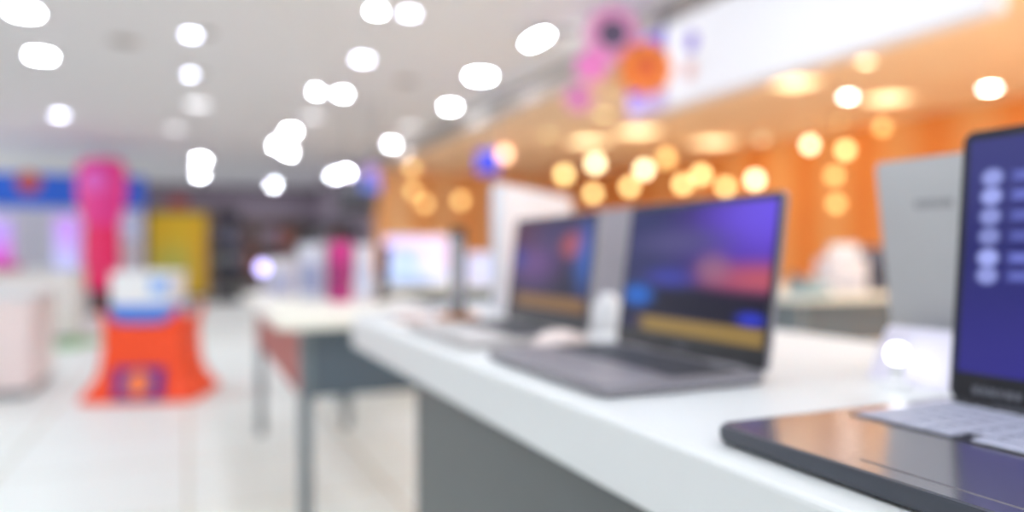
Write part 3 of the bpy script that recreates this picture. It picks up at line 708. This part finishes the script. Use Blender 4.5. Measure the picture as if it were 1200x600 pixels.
WARM = emit('warm_yellow_lamp', (255, 222, 150), 3.6)
WARMB = emit('bright_warm_lamp', (255, 236, 190), 5)
WARMD = emit('dim_amber_lamp', (255, 206, 130), 2.0)
WARMW = emit('warm_white_lamp', (255, 250, 240), 26)
OG = 'warm lights in the orange ceiling'
orange = [
 (1160, 102, .075, WARMW, 'bright white downlight above the nearest laptop'),
 (1015, 71, .06, WARMB, 'yellow downlight just under the right part of the white banner'),
 (994, 112, .065, WARMW, 'bright white downlight under the banner, left of a pale panel'),
 (983, 141, .06, WARM, 'yellow downlight just below the bright white downlight'),
 (893, 162, .07, WARMB, 'yellow downlight above the right corner of the bright sunset screen'),
 (708, 133, .07, WARM, 'yellow downlight below the paper flowers'),
 (642, 157, .07, WARM, 'yellow downlight below left of the paper flowers'),
]
for px, py, r, m, lab in orange: downlight(lab, px, py, r, m, OG, ZO)
for i, (x, y) in enumerate([(4.6, 0.4), (6.3, 1.4), (4.6, 2.75), (7.7, 1.5), (5.0, -1.8), (7.4, -0.9)]):  # out-of-view lamps added to brighten the orange zone
    t = thing('ceiling_light', 'added unseen warm fill light overhead in the near part of the orange ceiling', 'ceiling light', (x, y, ZO), 0, 'added warm fill lights overhead')
    MB().lathe([(0.14, 0.0), (0.17, -0.004), (0.175, -0.012), (0.14, -0.016), (0.137, -0.006)], 24).build('rim', m_whitep, t, smooth=True)
    MB().lathe([(0.136, -0.007), (0.136, -0.013)], 24).build('lamp', emit('warm_fill_lamp', (255, 236, 205), 120), t)
PAN = emit('warm_panel_light', (255, 226, 178), 2.0)
for px, py, s, lab in ((1040, 114, .40, 'pale square ceiling panel right of the bright white downlight'), (932, 96, .36, 'pale square ceiling panel under the middle of the banner'),
                       (836, 166, .55, 'pale square ceiling panel above the bright sunset screen'), (748, 153, .5, 'pale square ceiling panel below the purple banner end'),
                       (690, 165, .5, 'faint square ceiling panel left of the one below the purple banner end')):
    p = at_z(px, py, ZO); t = thing('panel_light', lab, 'ceiling light', (p.x, p.y, ZO), 0, 'square panel lights in the orange ceiling')
    MB().box((0, 0, -0.008), (s+0.06, s+0.06, 0.016), bev=0.004).build('frame', m_orange_ceil, t)
    MB().box((0, 0, -0.017), (s, s, 0.004)).build('diffuser', PAN, t)
def pendant(label, px, py, depth, r, m):
    p = at(px, py, depth)
    t = thing('pendant_light', label, 'pendant light', p, 0, 'warm pendant globes hanging under the orange ceiling')
    MB().lathe([(0.004, -r), (r*0.7, -r*0.72), (r, 0), (r*0.7, r*0.72), (0.02, r)], 22).build('globe', m, t, smooth=True)
    MB().lathe([(0.022, r*0.94), (0.025, r+0.05), (0.008, r+0.07)], 14).build('socket', m_brown, t)
    MB().tube([(0, 0, r+0.06), (0, 0, ZO-p.z-0.01)], 0.005, 6).build('cord', m_brown, t)
    MB().lathe([(0.05, ZO-p.z-0.02), (0.05, ZO-p.z)], 18).build('canopy', m_brown, t)
pend = [(483, 197, 13, .08, WARMD), (484, 224, 13, .08, WARMD), (498, 239, 13.5, .08, WARMD), (540, 235, 12.5, .085, WARMD), (591, 181, 11.5, .09, emit('peach_lamp', (255, 196, 160), 4)),
        (661, 205, 11.5, .085, WARM), (695, 227, 12, .08, WARM), (698, 192, 11, .085, WARMB), (738, 219, 12, .085, WARM), (755, 199, 11, .085, WARMB),
        (800, 216, 12, .09, WARM), (822, 205, 11.5, .09, WARM), (781, 186, 10.5, .09, WARMD), (850, 219, 12, .08, WARM), (885, 211, 11, .085, WARMB),
        (949, 170, 10.2, .07, WARMB), (991, 176, 9.8, .07, WARM), (1034, 149, 8.9, .06, WARMD), (980, 239, 9.4, .07, WARMD), (978, 206, 9.3, .07, WARMD)]
pend.sort()
for i, (px, py, d, r, m) in enumerate(pend):
    pos = 'leftmost' if i == 0 else 'rightmost' if i == len(pend)-1 else ORD[i]+' from the left'
    kind = {'dim_amber_lamp': 'dim amber', 'warm_yellow_lamp': 'yellow', 'bright_warm_lamp': 'bright yellow', 'peach_lamp': 'peach pink'}[m.name]
    pendant('%s pendant globe, %s of the pendants under the orange ceiling' % (kind, pos), px, py, d, r, m)

# ------------------------------------------------------------------ added ambient fill through the unbuilt sides, camera
w = bpy.data.worlds.new('ambient_fill'); bpy.context.scene.world = w; w.use_nodes = True
bg = w.node_tree.nodes['Background']; bg.inputs[0].default_value = (0.93, 0.965, 1.0, 1); bg.inputs[1].default_value = 1.35

cam = bpy.data.cameras.new('camera'); co = bpy.data.objects.new('camera', cam); C.objects.link(co)
co.location = (0, 0, CAMZ); co.rotation_euler = (PI/2, 0, -YAW)
cam.sensor_width = 36.0; cam.lens = 36.0*F/1200.0; cam.shift_y = -(300-CY)/1200.0
cam.clip_start = 0.02; cam.clip_end = 100
cam.dof.use_dof = True; cam.dof.focus_distance = 0.45; cam.dof.aperture_fstop = 1.72; cam.dof.aperture_blades = 0
sc = bpy.context.scene; sc.camera = co
vs = sc.view_settings; vs.view_transform = 'Standard'; vs.look = 'None'; vs.gamma = 1.0; vs.exposure = 0.35
try: vs.use_curve_mapping = False
except Exception: pass
sc.cycles.use_denoising = True
sc.cycles.max_bounces = 8
sc.cycles.sample_clamp_indirect = 8
sc.cycles.caustics_reflective = False
